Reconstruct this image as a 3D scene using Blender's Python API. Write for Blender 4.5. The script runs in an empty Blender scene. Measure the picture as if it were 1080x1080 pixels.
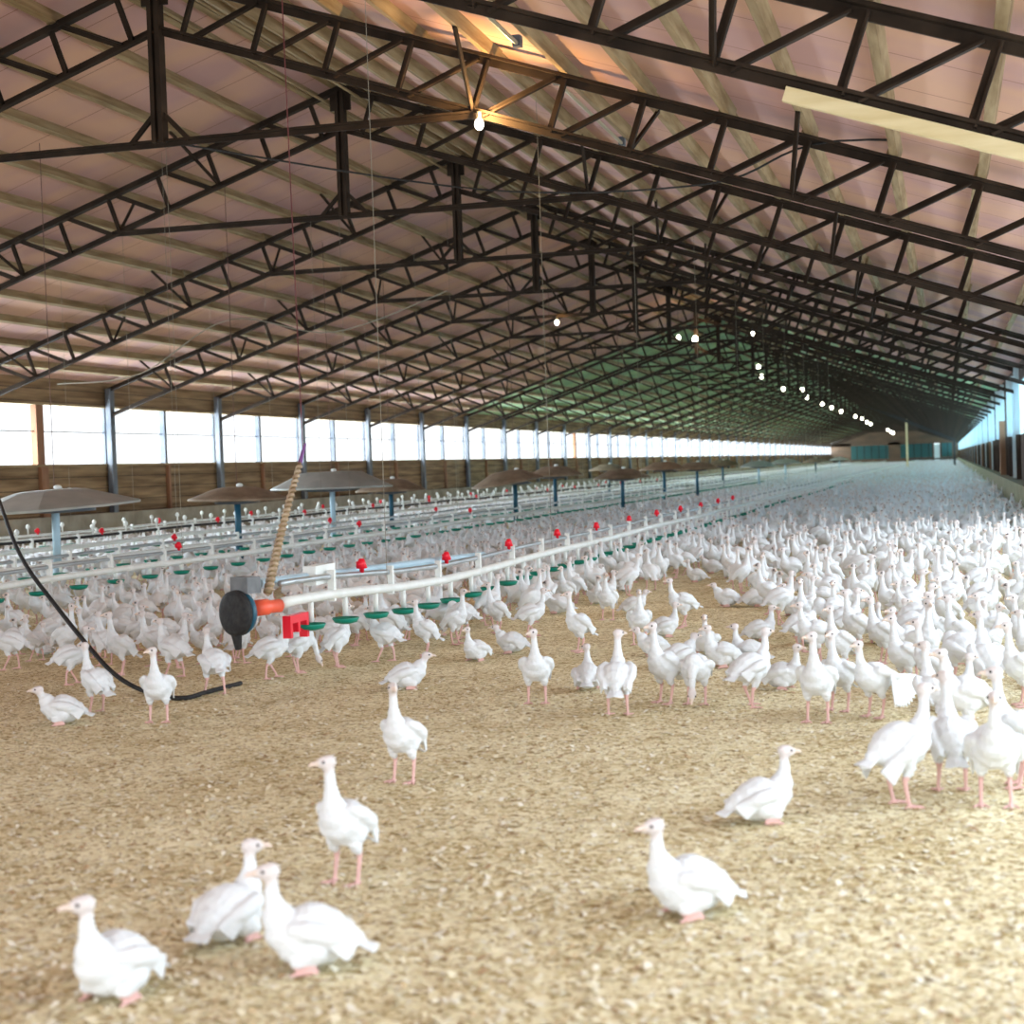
import bpy, math, random
import numpy as np
from mathutils import Vector, Matrix
random.seed(7)
rng = np.random.default_rng(7)
S = bpy.context.scene
COL = S.collection
R = math.radians

# ------------------------------------------------------------------ camera
CAM_H = 1.52
cam = bpy.data.cameras.new('camera')
camo = bpy.data.objects.new('camera', cam)
COL.objects.link(camo)
yaw, pit, rol = R(14.7536), R(1.5034), R(2.058)
cam.sensor_width = 24.0
cam.lens = 24.0 * 1749.8 / 1080.0
f0 = Vector((-math.sin(yaw), math.cos(yaw), 0))
r0 = Vector((math.cos(yaw), math.sin(yaw), 0))
fw = f0 * math.cos(pit) - Vector((0, 0, 1)) * math.sin(pit)
up = r0.cross(fw)
rr = r0 * math.cos(rol) - up * math.sin(rol)
uu = r0 * math.sin(rol) + up * math.cos(rol)
camo.matrix_world = Matrix(((rr.x, uu.x, -fw.x, 0), (rr.y, uu.y, -fw.y, 0), (rr.z, uu.z, -fw.z, CAM_H), (0, 0, 0, 1)))
cam.clip_end = 800
cam.dof.use_dof = True
cam.dof.focus_distance = 15.0
cam.dof.aperture_fstop = 1.7
S.camera = camo

# ------------------------------------------------------------------ world, light, exposure
S.view_settings.view_transform = 'Standard'
S.view_settings.look = 'None'
S.view_settings.gamma = 1.0
S.view_settings.use_curve_mapping = False
S.view_settings.exposure = 0.08
W = bpy.data.worlds.new('sky')
S.world = W
W.use_nodes = True
W.node_tree.nodes['Background'].inputs[0].default_value = (0.93, 0.97, 1.0, 1)
W.node_tree.nodes['Background'].inputs[1].default_value = 1.6
S.cycles.max_bounces = 6
S.cycles.diffuse_bounces = 4
S.cycles.glossy_bounces = 2
S.cycles.sample_clamp_indirect = 4.0

XL, XM, XR = -19.14, -8.596, 1.946      # side walls and ridge
ZE, ZR = 3.68, 7.28                     # top chord at the wall and at the ridge
SL = (ZR - ZE) / (XM - XL)
SEP, ZC = 0.609, 5.373
Y0, Y1, BAY = -4.0, 287.5, 6.0
TY = 11.457                             # first truss in view
SILL, HEAD = 1.92, 3.33

def area(name, loc, rot, sx, sy, radiance, col=(1, 1, 1)):
    L = bpy.data.lights.new(name, 'AREA')
    L.shape = 'RECTANGLE'
    L.size, L.size_y = sx, sy
    L.color = col
    L.energy = radiance * sx * sy * math.pi
    o = bpy.data.objects.new(name, L)
    o.location = loc
    o.rotation_euler = rot
    COL.objects.link(o)
    return o
DAY = (0.76, 0.90, 1.0)
# daylight standing in the window bands and in the open end of the barn
for ya, yb, s in ((-3.8, 12, 5.0), (12, 42, 18.0), (42, 100, 16.0), (100, 287, 24.0)):
    area('window_daylight', (XL - .3, (ya + yb) / 2, (SILL + HEAD) / 2), (0, R(-90), 0), HEAD - SILL, yb - ya, s, DAY)
for ya, yb, za, zb, s in ((-3.5, 28, .35, 3.4, 3.4), (29.4, 53.5, 1.95, 3.4, 36.0), (53.5, 110, 1.95, 3.4, 170.0), (110, 287, 1.95, 3.4, 220.0)):
    area('side_daylight', (XR + .35, (ya + yb) / 2, (za + zb) / 2), (0, R(90), 0), zb - za, yb - ya, s, DAY)
area('doorway_daylight', (-6.5, Y0 - .25, 2.0), (R(90), 0, R(0)), 10.0, 3.4, 7.0, (.92, .96, 1))

# ------------------------------------------------------------------ material helpers
def mat(name, col=(.8, .8, .8), rough=.7, metal=0.0, noise=None, bump=None, spec=.3):
    m = bpy.data.materials.new(name)
    m.use_nodes = True
    nt = m.node_tree
    b = nt.nodes['Principled BSDF']
    b.inputs['Base Color'].default_value = (*col, 1)
    b.inputs['Roughness'].default_value = rough
    b.inputs['Metallic'].default_value = metal
    b.inputs['Specular IOR Level'].default_value = spec
    tc = nt.nodes.new('ShaderNodeTexCoord')
    mp = nt.nodes.new('ShaderNodeMapping')
    nt.links.new(tc.outputs['Object'], mp.inputs[0])
    if noise:
        sc, col2, stretch = noise
        mp.inputs['Scale'].default_value = stretch
        n = nt.nodes.new('ShaderNodeTexNoise')
        n.inputs['Scale'].default_value = sc
        n.inputs['Detail'].default_value = 5
        nt.links.new(mp.outputs[0], n.inputs['Vector'])
        cr = nt.nodes.new('ShaderNodeValToRGB')
        cr.color_ramp.elements[0].position = .35
        cr.color_ramp.elements[1].position = .68
        cr.color_ramp.elements[0].color = (*col, 1)
        cr.color_ramp.elements[1].color = (*col2, 1)
        nt.links.new(n.outputs['Fac'], cr.inputs[0])
        nt.links.new(cr.outputs[0], b.inputs['Base Color'])
        if bump:
            bp = nt.nodes.new('ShaderNodeBump')
            bp.inputs['Strength'].default_value = bump
            bp.inputs['Distance'].default_value = .02
            nt.links.new(n.outputs['Fac'], bp.inputs['Height'])
            nt.links.new(bp.outputs[0], b.inputs['Normal'])
    return m

def emis(name, col, s):
    m = bpy.data.materials.new(name)
    m.use_nodes = True
    b = m.node_tree.nodes['Principled BSDF']
    b.inputs['Base Color'].default_value = (*col, 1)
    b.inputs['Emission Color'].default_value = (*col, 1)
    b.inputs['Emission Strength'].default_value = s
    return m

steel = mat('dark_steel', (.020, .013, .009), .75, .0, (3, (.042, .028, .019), (1, 1, 1)), spec=.12)
galv = mat('grey_column_steel', (.07, .08, .10), .5, .0, (4, (.16, .17, .19), (1, 1, .4)))
timber = mat('rough_timber', (.20, .13, .06), .85, 0, (2.2, (.36, .27, .15), (5, .5, 5)), .5)
new_timber = mat('new_pine', (.62, .50, .27), .8, 0, (3, (.75, .64, .40), (.5, 4, 4)))
brown_post = mat('brown_painted_post', (.20, .09, .045), .7, 0, (3, (.30, .15, .08), (1, 1, .3)))
concrete = mat('concrete_stem', (.25, .22, .17), .9, 0, (2, (.38, .34, .27), (1, 1, 1)))
pvc = mat('white_pvc', (.80, .82, .80), .35, 0, (5, (.72, .74, .70), (1, 1, 1)))
rail_m = mat('grey_aluminium', (.38, .42, .44), .4, .6, (5, (.5, .53, .55), (1, 1, 1)))
blue_pipe = mat('pale_blue_pipe', (.42, .58, .68), .4)
green_p = mat('green_plastic', (.004, .22, .15), .35)
red_p = mat('red_plastic', (.75, .01, .03), .35)
yellow_p = mat('yellow_plastic', (.7, .6, .08), .4)
black_p = mat('black_plastic', (.012, .012, .014), .7, 0, (30, (.03, .03, .03), (1, 1, 1)), .3)
navy = mat('blue_grey_paint', (.02, .09, .14), .4)
coral = mat('orange_red_plastic', (.85, .12, .06), .4)
rope_m = mat('pale_hemp', (.50, .40, .29), .9, 0, (20, (.32, .22, .14), (1, 1, 1)), .6)
cord_m = mat('thin_cord', (.12, .06, .05), .8)
pale_cord = mat('pale_cord', (.26, .23, .18), .8)
hood_grey = mat('grey_sheet_hood', (.36, .38, .36), .45, .3, (3, (.46, .47, .44), (1, 1, 1)))
hood_tan = mat('rusty_sheet_hood', (.20, .14, .09), .6, .2, (4, (.32, .24, .17), (1, 1, 1)))
brass = mat('worn_tube_metal', (.45, .40, .28), .4, .5)
purple_m = mat('purple_tape', (.20, .08, .25), .6)
bulb_m = emis('bulb_glow', (1, .93, .75), 14)

# pink / green ceiling sheets
def sheet_mat(name, c1, c2, c3):
    m = mat(name, c1, .8)
    nt = m.node_tree
    b = nt.nodes['Principled BSDF']
    tc = nt.nodes['Texture Coordinate']
    mp = nt.nodes['Mapping']
    mp.inputs['Scale'].default_value = (.35, .9, 1)
    n = nt.nodes.new('ShaderNodeTexNoise'); n.inputs['Scale'].default_value = 1.0; n.inputs['Detail'].default_value = 2
    nt.links.new(mp.outputs[0], n.inputs['Vector'])
    cr = nt.nodes.new('ShaderNodeValToRGB')
    cr.color_ramp.elements[0].position = .38; cr.color_ramp.elements[0].color = (*c2, 1)
    cr.color_ramp.elements[1].position = .62; cr.color_ramp.elements[1].color = (*c3, 1)
    e = cr.color_ramp.elements.new(.5); e.color = (*c1, 1)
    nt.links.new(n.outputs['Fac'], cr.inputs[0])
    # sheet joints every 1.2 m along the barn
    sp = nt.nodes.new('ShaderNodeSeparateXYZ'); nt.links.new(tc.outputs['Object'], sp.inputs[0])
    md = nt.nodes.new('ShaderNodeMath'); md.operation = 'PINGPONG'; md.inputs[1].default_value = .61
    nt.links.new(sp.outputs['Y'], md.inputs[0])
    lt = nt.nodes.new('ShaderNodeMath'); lt.operation = 'LESS_THAN'; lt.inputs[1].default_value = .009
    nt.links.new(md.outputs[0], lt.inputs[0])
    mx = nt.nodes.new('ShaderNodeMixRGB'); mx.inputs[2].default_value = (c1[0] * .5, c1[1] * .42, c1[2] * .4, 1)
    nt.links.new(lt.outputs[0], mx.inputs[0]); nt.links.new(cr.outputs[0], mx.inputs[1])
    nt.links.new(mx.outputs[0], b.inputs['Base Color'])
    return m
pink = sheet_mat('pink_board', (.56, .335, .275), (.60, .36, .26), (.50, .30, .28))
greenb = sheet_mat('green_board', (.28, .42, .23), (.32, .45, .24), (.23, .37, .22))
brownb = sheet_mat('brown_board', (.11, .07, .045), (.13, .08, .05), (.09, .06, .04))

def plank_mat():
    m = mat('horizontal_planks', (.2, .12, .06), .85)
    nt = m.node_tree; b = nt.nodes['Principled BSDF']; tc = nt.nodes['Texture Coordinate']; mp = nt.nodes['Mapping']
    mp.inputs['Scale'].default_value = (1, .35, 6)
    n = nt.nodes.new('ShaderNodeTexNoise'); n.inputs['Scale'].default_value = 1.6; n.inputs['Detail'].default_value = 6
    nt.links.new(mp.outputs[0], n.inputs['Vector'])
    cr = nt.nodes.new('ShaderNodeValToRGB')
    cr.color_ramp.elements[0].position = .35; cr.color_ramp.elements[0].color = (.13, .075, .035, 1)
    cr.color_ramp.elements[1].position = .7; cr.color_ramp.elements[1].color = (.33, .215, .115, 1)
    nt.links.new(n.outputs['Fac'], cr.inputs[0])
    sp = nt.nodes.new('ShaderNodeSeparateXYZ'); nt.links.new(tc.outputs['Object'], sp.inputs[0])
    md = nt.nodes.new('ShaderNodeMath'); md.operation = 'PINGPONG'; md.inputs[1].default_value = .14
    nt.links.new(sp.outputs['Z'], md.inputs[0])
    lt = nt.nodes.new('ShaderNodeMath'); lt.operation = 'LESS_THAN'; lt.inputs[1].default_value = .008
    nt.links.new(md.outputs[0], lt.inputs[0])
    mx = nt.nodes.new('ShaderNodeMixRGB'); mx.inputs[2].default_value = (.03, .018, .01, 1)
    nt.links.new(lt.outputs[0], mx.inputs[0]); nt.links.new(cr.outputs[0], mx.inputs[1])
    nt.links.new(mx.outputs[0], b.inputs['Base Color'])
    return m
planks = plank_mat()

def curtain_mat():
    m = bpy.data.materials.new('pale_blue_curtain'); m.use_nodes = True
    nt = m.node_tree; nt.nodes.remove(nt.nodes['Principled BSDF'])
    d = nt.nodes.new('ShaderNodeBsdfDiffuse'); t = nt.nodes.new('ShaderNodeBsdfTranslucent')
    d.inputs[0].default_value = (.62, .74, .78, 1); t.inputs[0].default_value = (.62, .78, .84, 1)
    x = nt.nodes.new('ShaderNodeMixShader'); x.inputs[0].default_value = .5
    nt.links.new(d.outputs[0], x.inputs[1]); nt.links.new(t.outputs[0], x.inputs[2])
    nt.links.new(x.outputs[0], nt.nodes['Material Output'].inputs[0])
    return m
curtain_m = curtain_mat()

def litter_mat():
    m = mat('wood_shavings', (.5, .4, .2), .95, spec=.1)
    nt = m.node_tree; b = nt.nodes['Principled BSDF']; tc = nt.nodes['Texture Coordinate']
    v = nt.nodes.new('ShaderNodeTexVoronoi'); v.inputs['Scale'].default_value = 48; v.inputs['Randomness'].default_value = 1
    mp = nt.nodes['Mapping']; nt.links.new(mp.outputs[0], v.inputs['Vector'])
    nd = nt.nodes.new('ShaderNodeTexNoise'); nd.inputs['Scale'].default_value = 14; nd.inputs['Detail'].default_value = 2
    nt.links.new(tc.outputs['Object'], nd.inputs['Vector'])
    ad = nt.nodes.new('ShaderNodeMixRGB'); ad.blend_type = 'ADD'; ad.inputs[0].default_value = .12
    nt.links.new(tc.outputs['Object'], ad.inputs[1]); nt.links.new(nd.outputs['Color'], ad.inputs[2])
    nt.links.new(ad.outputs[0], mp.inputs[0])
    sv = nt.nodes.new('ShaderNodeSeparateColor'); nt.links.new(v.outputs['Color'], sv.inputs[0])
    cr = nt.nodes.new('ShaderNodeValToRGB')
    els = cr.color_ramp.elements
    els[0].position = 0; els[0].color = (.30, .20, .08, 1)
    els[1].position = 1; els[1].color = (.95, .89, .66, 1)
    e = els.new(.3); e.color = (.69, .59, .35, 1)
    e = els.new(.62); e.color = (.87, .80, .57, 1)
    nt.links.new(sv.outputs[0], cr.inputs[0])
    n2 = nt.nodes.new('ShaderNodeTexNoise'); n2.inputs['Scale'].default_value = 1.3; n2.inputs['Detail'].default_value = 6; n2.inputs['Roughness'].default_value = .7
    nt.links.new(tc.outputs['Object'], n2.inputs['Vector'])
    c2 = nt.nodes.new('ShaderNodeValToRGB')
    c2.color_ramp.elements[0].position = .36; c2.color_ramp.elements[0].color = (.80, .75, .66, 1)
    c2.color_ramp.elements[1].position = .6; c2.color_ramp.elements[1].color = (1, 1, 1, 1)
    nt.links.new(n2.outputs['Fac'], c2.inputs[0])
    mu = nt.nodes.new('ShaderNodeMixRGB'); mu.blend_type = 'MULTIPLY'; mu.inputs[0].default_value = 1
    nt.links.new(cr.outputs[0], mu.inputs[1]); nt.links.new(c2.outputs[0], mu.inputs[2])
    nt.links.new(mu.outputs[0], b.inputs['Base Color'])
    bp = nt.nodes.new('ShaderNodeBump'); bp.inputs['Strength'].default_value = .6; bp.inputs['Distance'].default_value = .02
    nt.links.new(sv.outputs[1], bp.inputs['Height']); nt.links.new(bp.outputs[0], b.inputs['Normal'])
    return m
litter = litter_mat()

def attr_mat(name, rough, bump=0):
    m = mat(name, (.8, .8, .8), rough, spec=.15)
    nt = m.node_tree; b = nt.nodes['Principled BSDF']
    a = nt.nodes.new('ShaderNodeVertexColor'); a.layer_name = 'tint'
    if bump:
        tc = nt.nodes['Texture Coordinate']; mp = nt.nodes['Mapping']; mp.inputs['Scale'].default_value = (14, 60, 60)
        n = nt.nodes.new('ShaderNodeTexNoise'); n.inputs['Scale'].default_value = 1; n.inputs['Detail'].default_value = 3
        nt.links.new(mp.outputs[0], n.inputs['Vector'])
        bp = nt.nodes.new('ShaderNodeBump'); bp.inputs['Strength'].default_value = bump; bp.inputs['Distance'].default_value = .01
        nt.links.new(n.outputs['Fac'], bp.inputs['Height']); nt.links.new(bp.outputs[0], b.inputs['Normal'])
    nt.links.new(a.outputs[0], b.inputs['Base Color'])
    return m
feather = attr_mat('white_plumage', .85, .6)
chip_m = attr_mat('loose_shaving', .9)
beak_m = mat('pink_horn', (.74, .60, .52), .5)
eye_m = mat('dark_eye', (.02, .015, .015), .15, spec=.6)

# ------------------------------------------------------------------ mesh helpers
class MB:
    def __init__(s): s.v, s.f, s.mi = [], [], []
    def add(s, vs, fs, mi=0):
        o = len(s.v); s.v += [tuple(v) for v in vs]
        s.f += [tuple(i + o for i in f) for f in fs]; s.mi += [mi] * len(fs)
    def box(s, a, b, mi=0):
        x0, y0, z0 = a; x1, y1, z1 = b
        s.add([(x0, y0, z0), (x1, y0, z0), (x1, y1, z0), (x0, y1, z0), (x0, y0, z1), (x1, y0, z1), (x1, y1, z1), (x0, y1, z1)],
              [(3, 2, 1, 0), (4, 5, 6, 7), (0, 1, 5, 4), (1, 2, 6, 5), (2, 3, 7, 6), (3, 0, 4, 7)], mi)
    def bar(s, p, q, w, h=None, upv=(0, 1, 0), mi=0):
        h = h or w
        p, q, u = Vector(p), Vector(q), Vector(upv)
        d = (q - p).normalized()
        if abs(d.dot(u)) > .95: u = Vector((1, 0, 0))
        a = d.cross(u).normalized(); c = a.cross(d).normalized()
        vs = []
        for e in (p, q):
            for i, j in ((-1, -1), (1, -1), (1, 1), (-1, 1)):
                vs.append(e + a * (i * h / 2) + c * (j * w / 2))
        s.add(vs, [(3, 2, 1, 0), (4, 5, 6, 7), (0, 1, 5, 4), (1, 2, 6, 5), (2, 3, 7, 6), (3, 0, 4, 7)], mi)
    def angle(s, p, q, w, upv=(0, 1, 0), mi=0):      # an L section: two thin legs
        p, q, u = Vector(p), Vector(q), Vector(upv)
        d = (q - p).normalized()
        if abs(d.dot(u)) > .95: u = Vector((1, 0, 0))
        a = d.cross(u).normalized(); c = a.cross(d).normalized()
        t = w * .28
        s.bar(p + a * (w / 2 - t / 2), q + a * (w / 2 - t / 2), w, t, upv, mi)
        s.bar(p + c * (w / 2 - t / 2) - a * t * .5, q + c * (w / 2 - t / 2) - a * t * .5, t, w - t, upv, mi)
    def tube(s, pts, rad, n=8, mi=0, cap=True):
        pts = [Vector(p) for p in pts]
        if not hasattr(rad, '__len__'): rad = [rad] * len(pts)
        vs, fs = [], []
        ref = Vector((0, 0, 1))
        for i, p in enumerate(pts):
            d = (pts[min(i + 1, len(pts) - 1)] - pts[max(i - 1, 0)]).normalized()
            if abs(d.dot(ref)) > .95: a = d.cross(Vector((0, 1, 0)))
            else: a = d.cross(ref)
            a.normalize(); c = d.cross(a)
            for k in range(n):
                t = 2 * math.pi * k / n
                vs.append(p + (a * math.cos(t) + c * math.sin(t)) * rad[i])
        for i in range(len(pts) - 1):
            for k in range(n):
                k2 = (k + 1) % n
                fs.append((i * n + k, (i + 1) * n + k, (i + 1) * n + k2, i * n + k2))
        if cap:
            fs.append(tuple(range(n))); fs.append(tuple(reversed([(len(pts) - 1) * n + k for k in range(n)])))
        s.add(vs, fs, mi)
    def lathe(s, c, prof, n=24, mi=0, axis='z', squash=1):
        vs, fs = [], []
        for r, z in prof:
            for k in range(n):
                t = 2 * math.pi * (k + .5) / n
                if axis == 'z': vs.append((c[0] + r * math.cos(t), c[1] + r * math.sin(t) * squash, c[2] + z))
                elif axis == 'y': vs.append((c[0] + r * math.cos(t), c[1] + z, c[2] + r * math.sin(t)))
        for i in range(len(prof) - 1):
            for k in range(n):
                k2 = (k + 1) % n
                fs.append((i * n + k, i * n + k2, (i + 1) * n + k2, (i + 1) * n + k))
        fs.append(tuple(reversed(range(n)))); fs.append(tuple((len(prof) - 1) * n + k for k in range(n)))
        s.add(vs, fs, mi)
    def ball(s, c, r, n=12, m=8, mi=0):
        prof = [(max(1e-4, math.sin(math.pi * i / m)) , -math.cos(math.pi * i / m)) for i in range(m + 1)]
        rx, ry, rz = r if hasattr(r, '__len__') else (r, r, r)
        vs, fs = [], []
        for a, z in prof:
            for k in range(n):
                t = 2 * math.pi * k / n
                vs.append((c[0] + rx * a * math.cos(t), c[1] + ry * a * math.sin(t), c[2] + rz * z))
        for i in range(m):
            for k in range(n):
                k2 = (k + 1) % n
                fs.append((i * n + k, i * n + k2, (i + 1) * n + k2, (i + 1) * n + k))
        s.add(vs, fs, mi)
    def mesh(s, name, mats, smooth=False):
        me = bpy.data.meshes.new(name)
        me.from_pydata(s.v, [], s.f)
        for m in (mats if isinstance(mats, (list, tuple)) else [mats]): me.materials.append(m)
        me.polygons.foreach_set('material_index', s.mi)
        if smooth: me.polygons.foreach_set('use_smooth', [True] * len(s.f))
        me.update()
        return me
    def obj(s, name, mats, parent=None, smooth=False, loc=None):
        return link(name, s.mesh(name, mats, smooth), parent, loc)

def link(name, data, parent=None, loc=None):
    o = bpy.data.objects.new(name, data)
    COL.objects.link(o)
    if parent: o.parent = parent
    if loc: o.location = loc
    return o
def tag(o, label=None, cat=None, group=None, kind=None):
    if label: o['label'] = label
    if cat: o['category'] = cat
    if group: o['group'] = group
    if kind: o['kind'] = kind
    return o
def empty(name, loc=(0, 0, 0), rz=0, **k):
    o = link(name, None, None, loc); o.rotation_euler.z = rz
    o.empty_display_size = .2
    return tag(o, **k)
def struct(o): o['kind'] = 'structure'; return o
def copy_tree(o, parent=None):
    c = o.copy(); COL.objects.link(c)
    if parent: c.parent = parent
    for ch in list(o.children): copy_tree(ch, c)
    return c
def topz(x): return ZR - SL * abs(x - XM)

# ------------------------------------------------------------------ floor
mb = MB(); mb.box((XL - .6, Y0 - .6, -.2), (XR + .6, Y1 + .4, 0))
struct(mb.obj('floor', litter))
mb = MB(); mb.box((-300, -100, -.35), (250, 600, -.25))
struct(mb.obj('ground', mat('pale_gravel', (.55, .54, .5), .95, 0, (.3, (.62, .6, .55), (1, 1, 1)))))

# loose shavings lying on the litter close to the camera
def shavings():
    N = 26000
    y = 3.2 + 8.5 * rng.random(N) ** 1.3
    x = -.32 * y + (rng.random(N) - .5) * (.70 * y + .6)
    a = rng.random(N) * 2 * np.pi; L = .006 + .011 * rng.random(N); w = L * (.35 + .4 * rng.random(N))
    tz = (rng.random(N) - .5) * 1.0; z0 = .003 + .006 * rng.random(N)
    ca, sa = np.cos(a), np.sin(a)
    P = np.zeros((N, 4, 3))
    for i, (u, v) in enumerate(((-1, -1), (1, -1), (1, 1), (-1, 1))):
        P[:, i, 0] = x + ca * L * u - sa * w * v
        P[:, i, 1] = y + sa * L * u + ca * w * v
        P[:, i, 2] = z0 + np.abs(tz) * L * .7 + tz * L * .7 * u + .002 * (u * v)
    me = bpy.data.meshes.new('wood_shavings')
    me.vertices.add(4 * N); me.vertices.foreach_set('co', P.ravel())
    me.loops.add(4 * N); me.loops.foreach_set('vertex_index', np.arange(4 * N))
    me.polygons.add(N); me.polygons.foreach_set('loop_start', np.arange(N) * 4)
    me.update(calc_edges=True)
    ca_ = me.color_attributes.new('tint', 'FLOAT_COLOR', 'POINT')
    base = np.array([[.80, .73, .54], [.86, .82, .70], [.62, .49, .30], [.72, .63, .43], [.42, .29, .17]])
    c = base[rng.choice(5, N, p=[.3, .25, .15, .22, .08])]
    ca_.data.foreach_set('color', np.repeat(np.c_[c, np.ones(N)], 4, axis=0).ravel())
    me.materials.append(chip_m)
    tag(link('wood_shavings', me), 'loose curled wood shavings strewn over the litter floor', 'wood shavings', kind='stuff')
shavings()

# ------------------------------------------------------------------ ceiling with purlins
YG = TY + BAY * 9                        # the pink boards end here and green ones begin
mb = MB()
zc = lambda x: topz(x) + .20
for ya, yb, mi in ((Y0, YG, 0), (YG, Y1, 1)):
    for s in (-1, 1):
        xe = XL - .3 if s < 0 else XR + .3
        a, b = (xe, zc(xe)), (XM, zc(XM))
        vs = [(a[0], ya, a[1]), (b[0], ya, b[1]), (b[0], yb, b[1]), (a[0], yb, a[1])]
        vs += [(x, y, z + .08) for x, y, z in vs]
        mb.add(vs, [(0, 1, 2, 3), (7, 6, 5, 4), (0, 4, 5, 1), (1, 5, 6, 2), (2, 6, 7, 3), (3, 7, 4, 0)], mi)
ceil = struct(mb.obj('ceiling', [pink, greenb]))
NODE = [.5 + .85 * k for k in range(12)]
for s in (-1, 1):
    for off in NODE + [.12]:
        x = XM + s * off
        z = topz(x) + .13
        mb = MB()
        # each purlin line is sawn lengths lapped over the trusses
        y = Y0; k = 0
        jit = 0
        while y < Y1:
            ye = min(y + 12, Y1) if y > Y0 else TY - 6
            j = .03 if k % 2 else -.01
            c = Vector((x + j, 0, z))
            mb.bar((x + j, y, z), (x + j, ye + (.35 if ye < Y1 else 0), z), .15, .085, (SL * s, 0, 1))
            y = ye; k += 1
        p = mb.obj('purlin', timber, ceil)
mb = MB(); mb.bar((XM, Y0, ZR + .18), (XM, Y1, ZR + .18), .16, .3, (0, 0, 1))
mb.obj('ridge_board', timber, ceil)

# ------------------------------------------------------------------ side walls
wl = MB()
wl.box((XL - .14, Y0, .0), (XL, Y1, SILL)); 
wl.box((XL - .14, Y0, HEAD), (XL, Y1, ZE + .28))
left = struct(wl.obj('wall_left', planks))
mb = MB(); mb.box((XL, Y0, 0), (XL + .22, Y1, .82)); mb.obj('concrete_stem', concrete, left)
mb = MB(); mb.box((XL - .16, Y0, SILL), (XL + .05, Y1, SILL + .05)); mb.obj('sill_board', timber, left)
mb = MB(); mb.box((XL - .16, Y0, HEAD - .05), (XL + .04, Y1, HEAD)); mb.obj('head_board', timber, left)
for k in range(46):
    y = TY + BAY * k
    mb = MB()
    mb.box((XL + .05, y - .11, 0), (XL + .17, y + .11, ZE + .05))
    mb.bar((XL + .04, y, .0), (XL + .04, y, ZE + .05), .10, .03, (0, 1, 0))
    c = mb.obj('column', galv if k % 7 != 8 else brown_post, left)
n = 0
for k in range(-2, 92):
    y = TY + 3.0 * k
    # window_n : one bay of 3 m, a frame post and its netting wire
    if y + 3 > Y1 or y < Y0: continue
    n += 1
    e = struct(empty(f'window_{n}', (XL - .05, y, SILL)))
    mb = MB()
    big = (k in (7, 25))
    if k % 2: mb.box((-.07, -.06 - (.09 if big else 0), 0), (.07, .06 + (.09 if big else 0), HEAD - SILL))
    else: mb.box((-.05, -.04, 0), (.02, .04, HEAD - SILL))
    mb.obj('window_frame', brown_post if (big or (k % 2 and k < 8)) else galv, e)
    mb = MB(); mb.tube([(0, 0, .78), (0, 3, .78)], .012, 5); mb.obj('wire', steel, e)
    if k % 2:
        mb = MB(); mb.box((.06, -.05 - (.09 if big else 0), .02 - SILL + .8), (.15, .05 + (.09 if big else 0), 0)); mb.obj('window_post', brown_post, e)

wr = MB()
wr.box((XR, Y0, 0), (XR + .14, -3.5, ZE + .28)); wr.box((XR, 28, 0), (XR + .14, 29.4, ZE + .28))
wr.box((XR, -3.5, 0), (XR + .14, 28, .35)); wr.box((XR, -3.5, 3.4), (XR + .14, 28, ZE + .28))
wr.box((XR, 29.4, 0), (XR + .14, Y1, 1.95)); wr.box((XR, 29.4, 3.4), (XR + .14, Y1, ZE + .28))
dark_board = mat('dark_stained_boards', (.035, .022, .016), .8, 0, (3, (.075, .045, .03), (1, 1, .3)))
right = struct(wr.obj('wall_right', dark_board))
mb = MB(); mb.box((XR - .35, 29.4, 0), (XR, Y1, .72)); mb.obj('concrete_stem', mat('mossy_concrete', (.20, .20, .13), .9, 0, (2, (.30, .29, .2), (1, 1, 1))), right)
post_white = mat('pale_blue_painted_post', (.58, .68, .72), .6, 0, (3, (.7, .78, .8), (1, 1, .3)))
for k in range(6, 46):
    y = TY + BAY * k + .0
    mb = MB(); mb.box((XR - .14, y - .1, 1.95), (XR, y + .1, ZE + .1)); mb.obj('upper_post', post_white, right)
    mb = MB(); mb.box((XR - .12, y - .08, .7), (XR, y + .08, 1.95)); mb.obj('lower_post', brown_post if k % 3 == 2 else dark_board, right)
    mb = MB(); mb.box((XR - .10, y + 2.94, .7), (XR, y + 3.06, ZE)); mb.obj('middle_post', dark_board if k % 2 else post_white, right)
mb = MB(); mb.box((XR - .26, 56.9, .0), (XR, 57.5, 2.5)); mb.obj('brown_pillar', brown_post, right)
n2 = n
for k in range(3, 46):
    y = TY + BAY * k
    if y + 6 > Y1: continue
    n2 += 1
    e = struct(empty(f'window_{n2}', (XR + .05, y, 1.95)))
    mb = MB(); mb.box((0, .1, 0), (.02, 5.9, 1.45)); mb.obj('curtain', curtain_m, e)

# end walls
mb = MB()
for a, b, za, zb in ((XL, -17, 0, 3.7), (XL, XR, 3.2, 3.7), (XL, XR, 0, .9), (-9.6, -7.6, .9, 3.7), (-17, -15.8, .9, 3.7), (.8, XR, .9, 3.7), (-1.2, -.9, .9, 3.2), (-2.4, -2.1, .9, 3.2)):
    mb.box((a, Y1, za), (b, Y1 + .12, zb))
mb.add([(XL, Y1, 3.7), (XR, Y1, 3.7), (XM, Y1, ZR + .25), (XL, Y1 + .12, 3.7), (XR, Y1 + .12, 3.7), (XM, Y1 + .12, ZR + .25)],
       [(0, 1, 2), (5, 4, 3), (0, 3, 4, 1), (1, 4, 5, 2), (2, 5, 3, 0)])
struct(mb.obj('wall_far', brownb))
teal = bpy.data.materials.new('teal_sheet'); teal.use_nodes = True
_b = teal.node_tree.nodes['Principled BSDF']; _b.inputs['Base Color'].default_value = (.06, .20, .20, 1); _b.inputs['Transmission Weight'].default_value = .0
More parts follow.
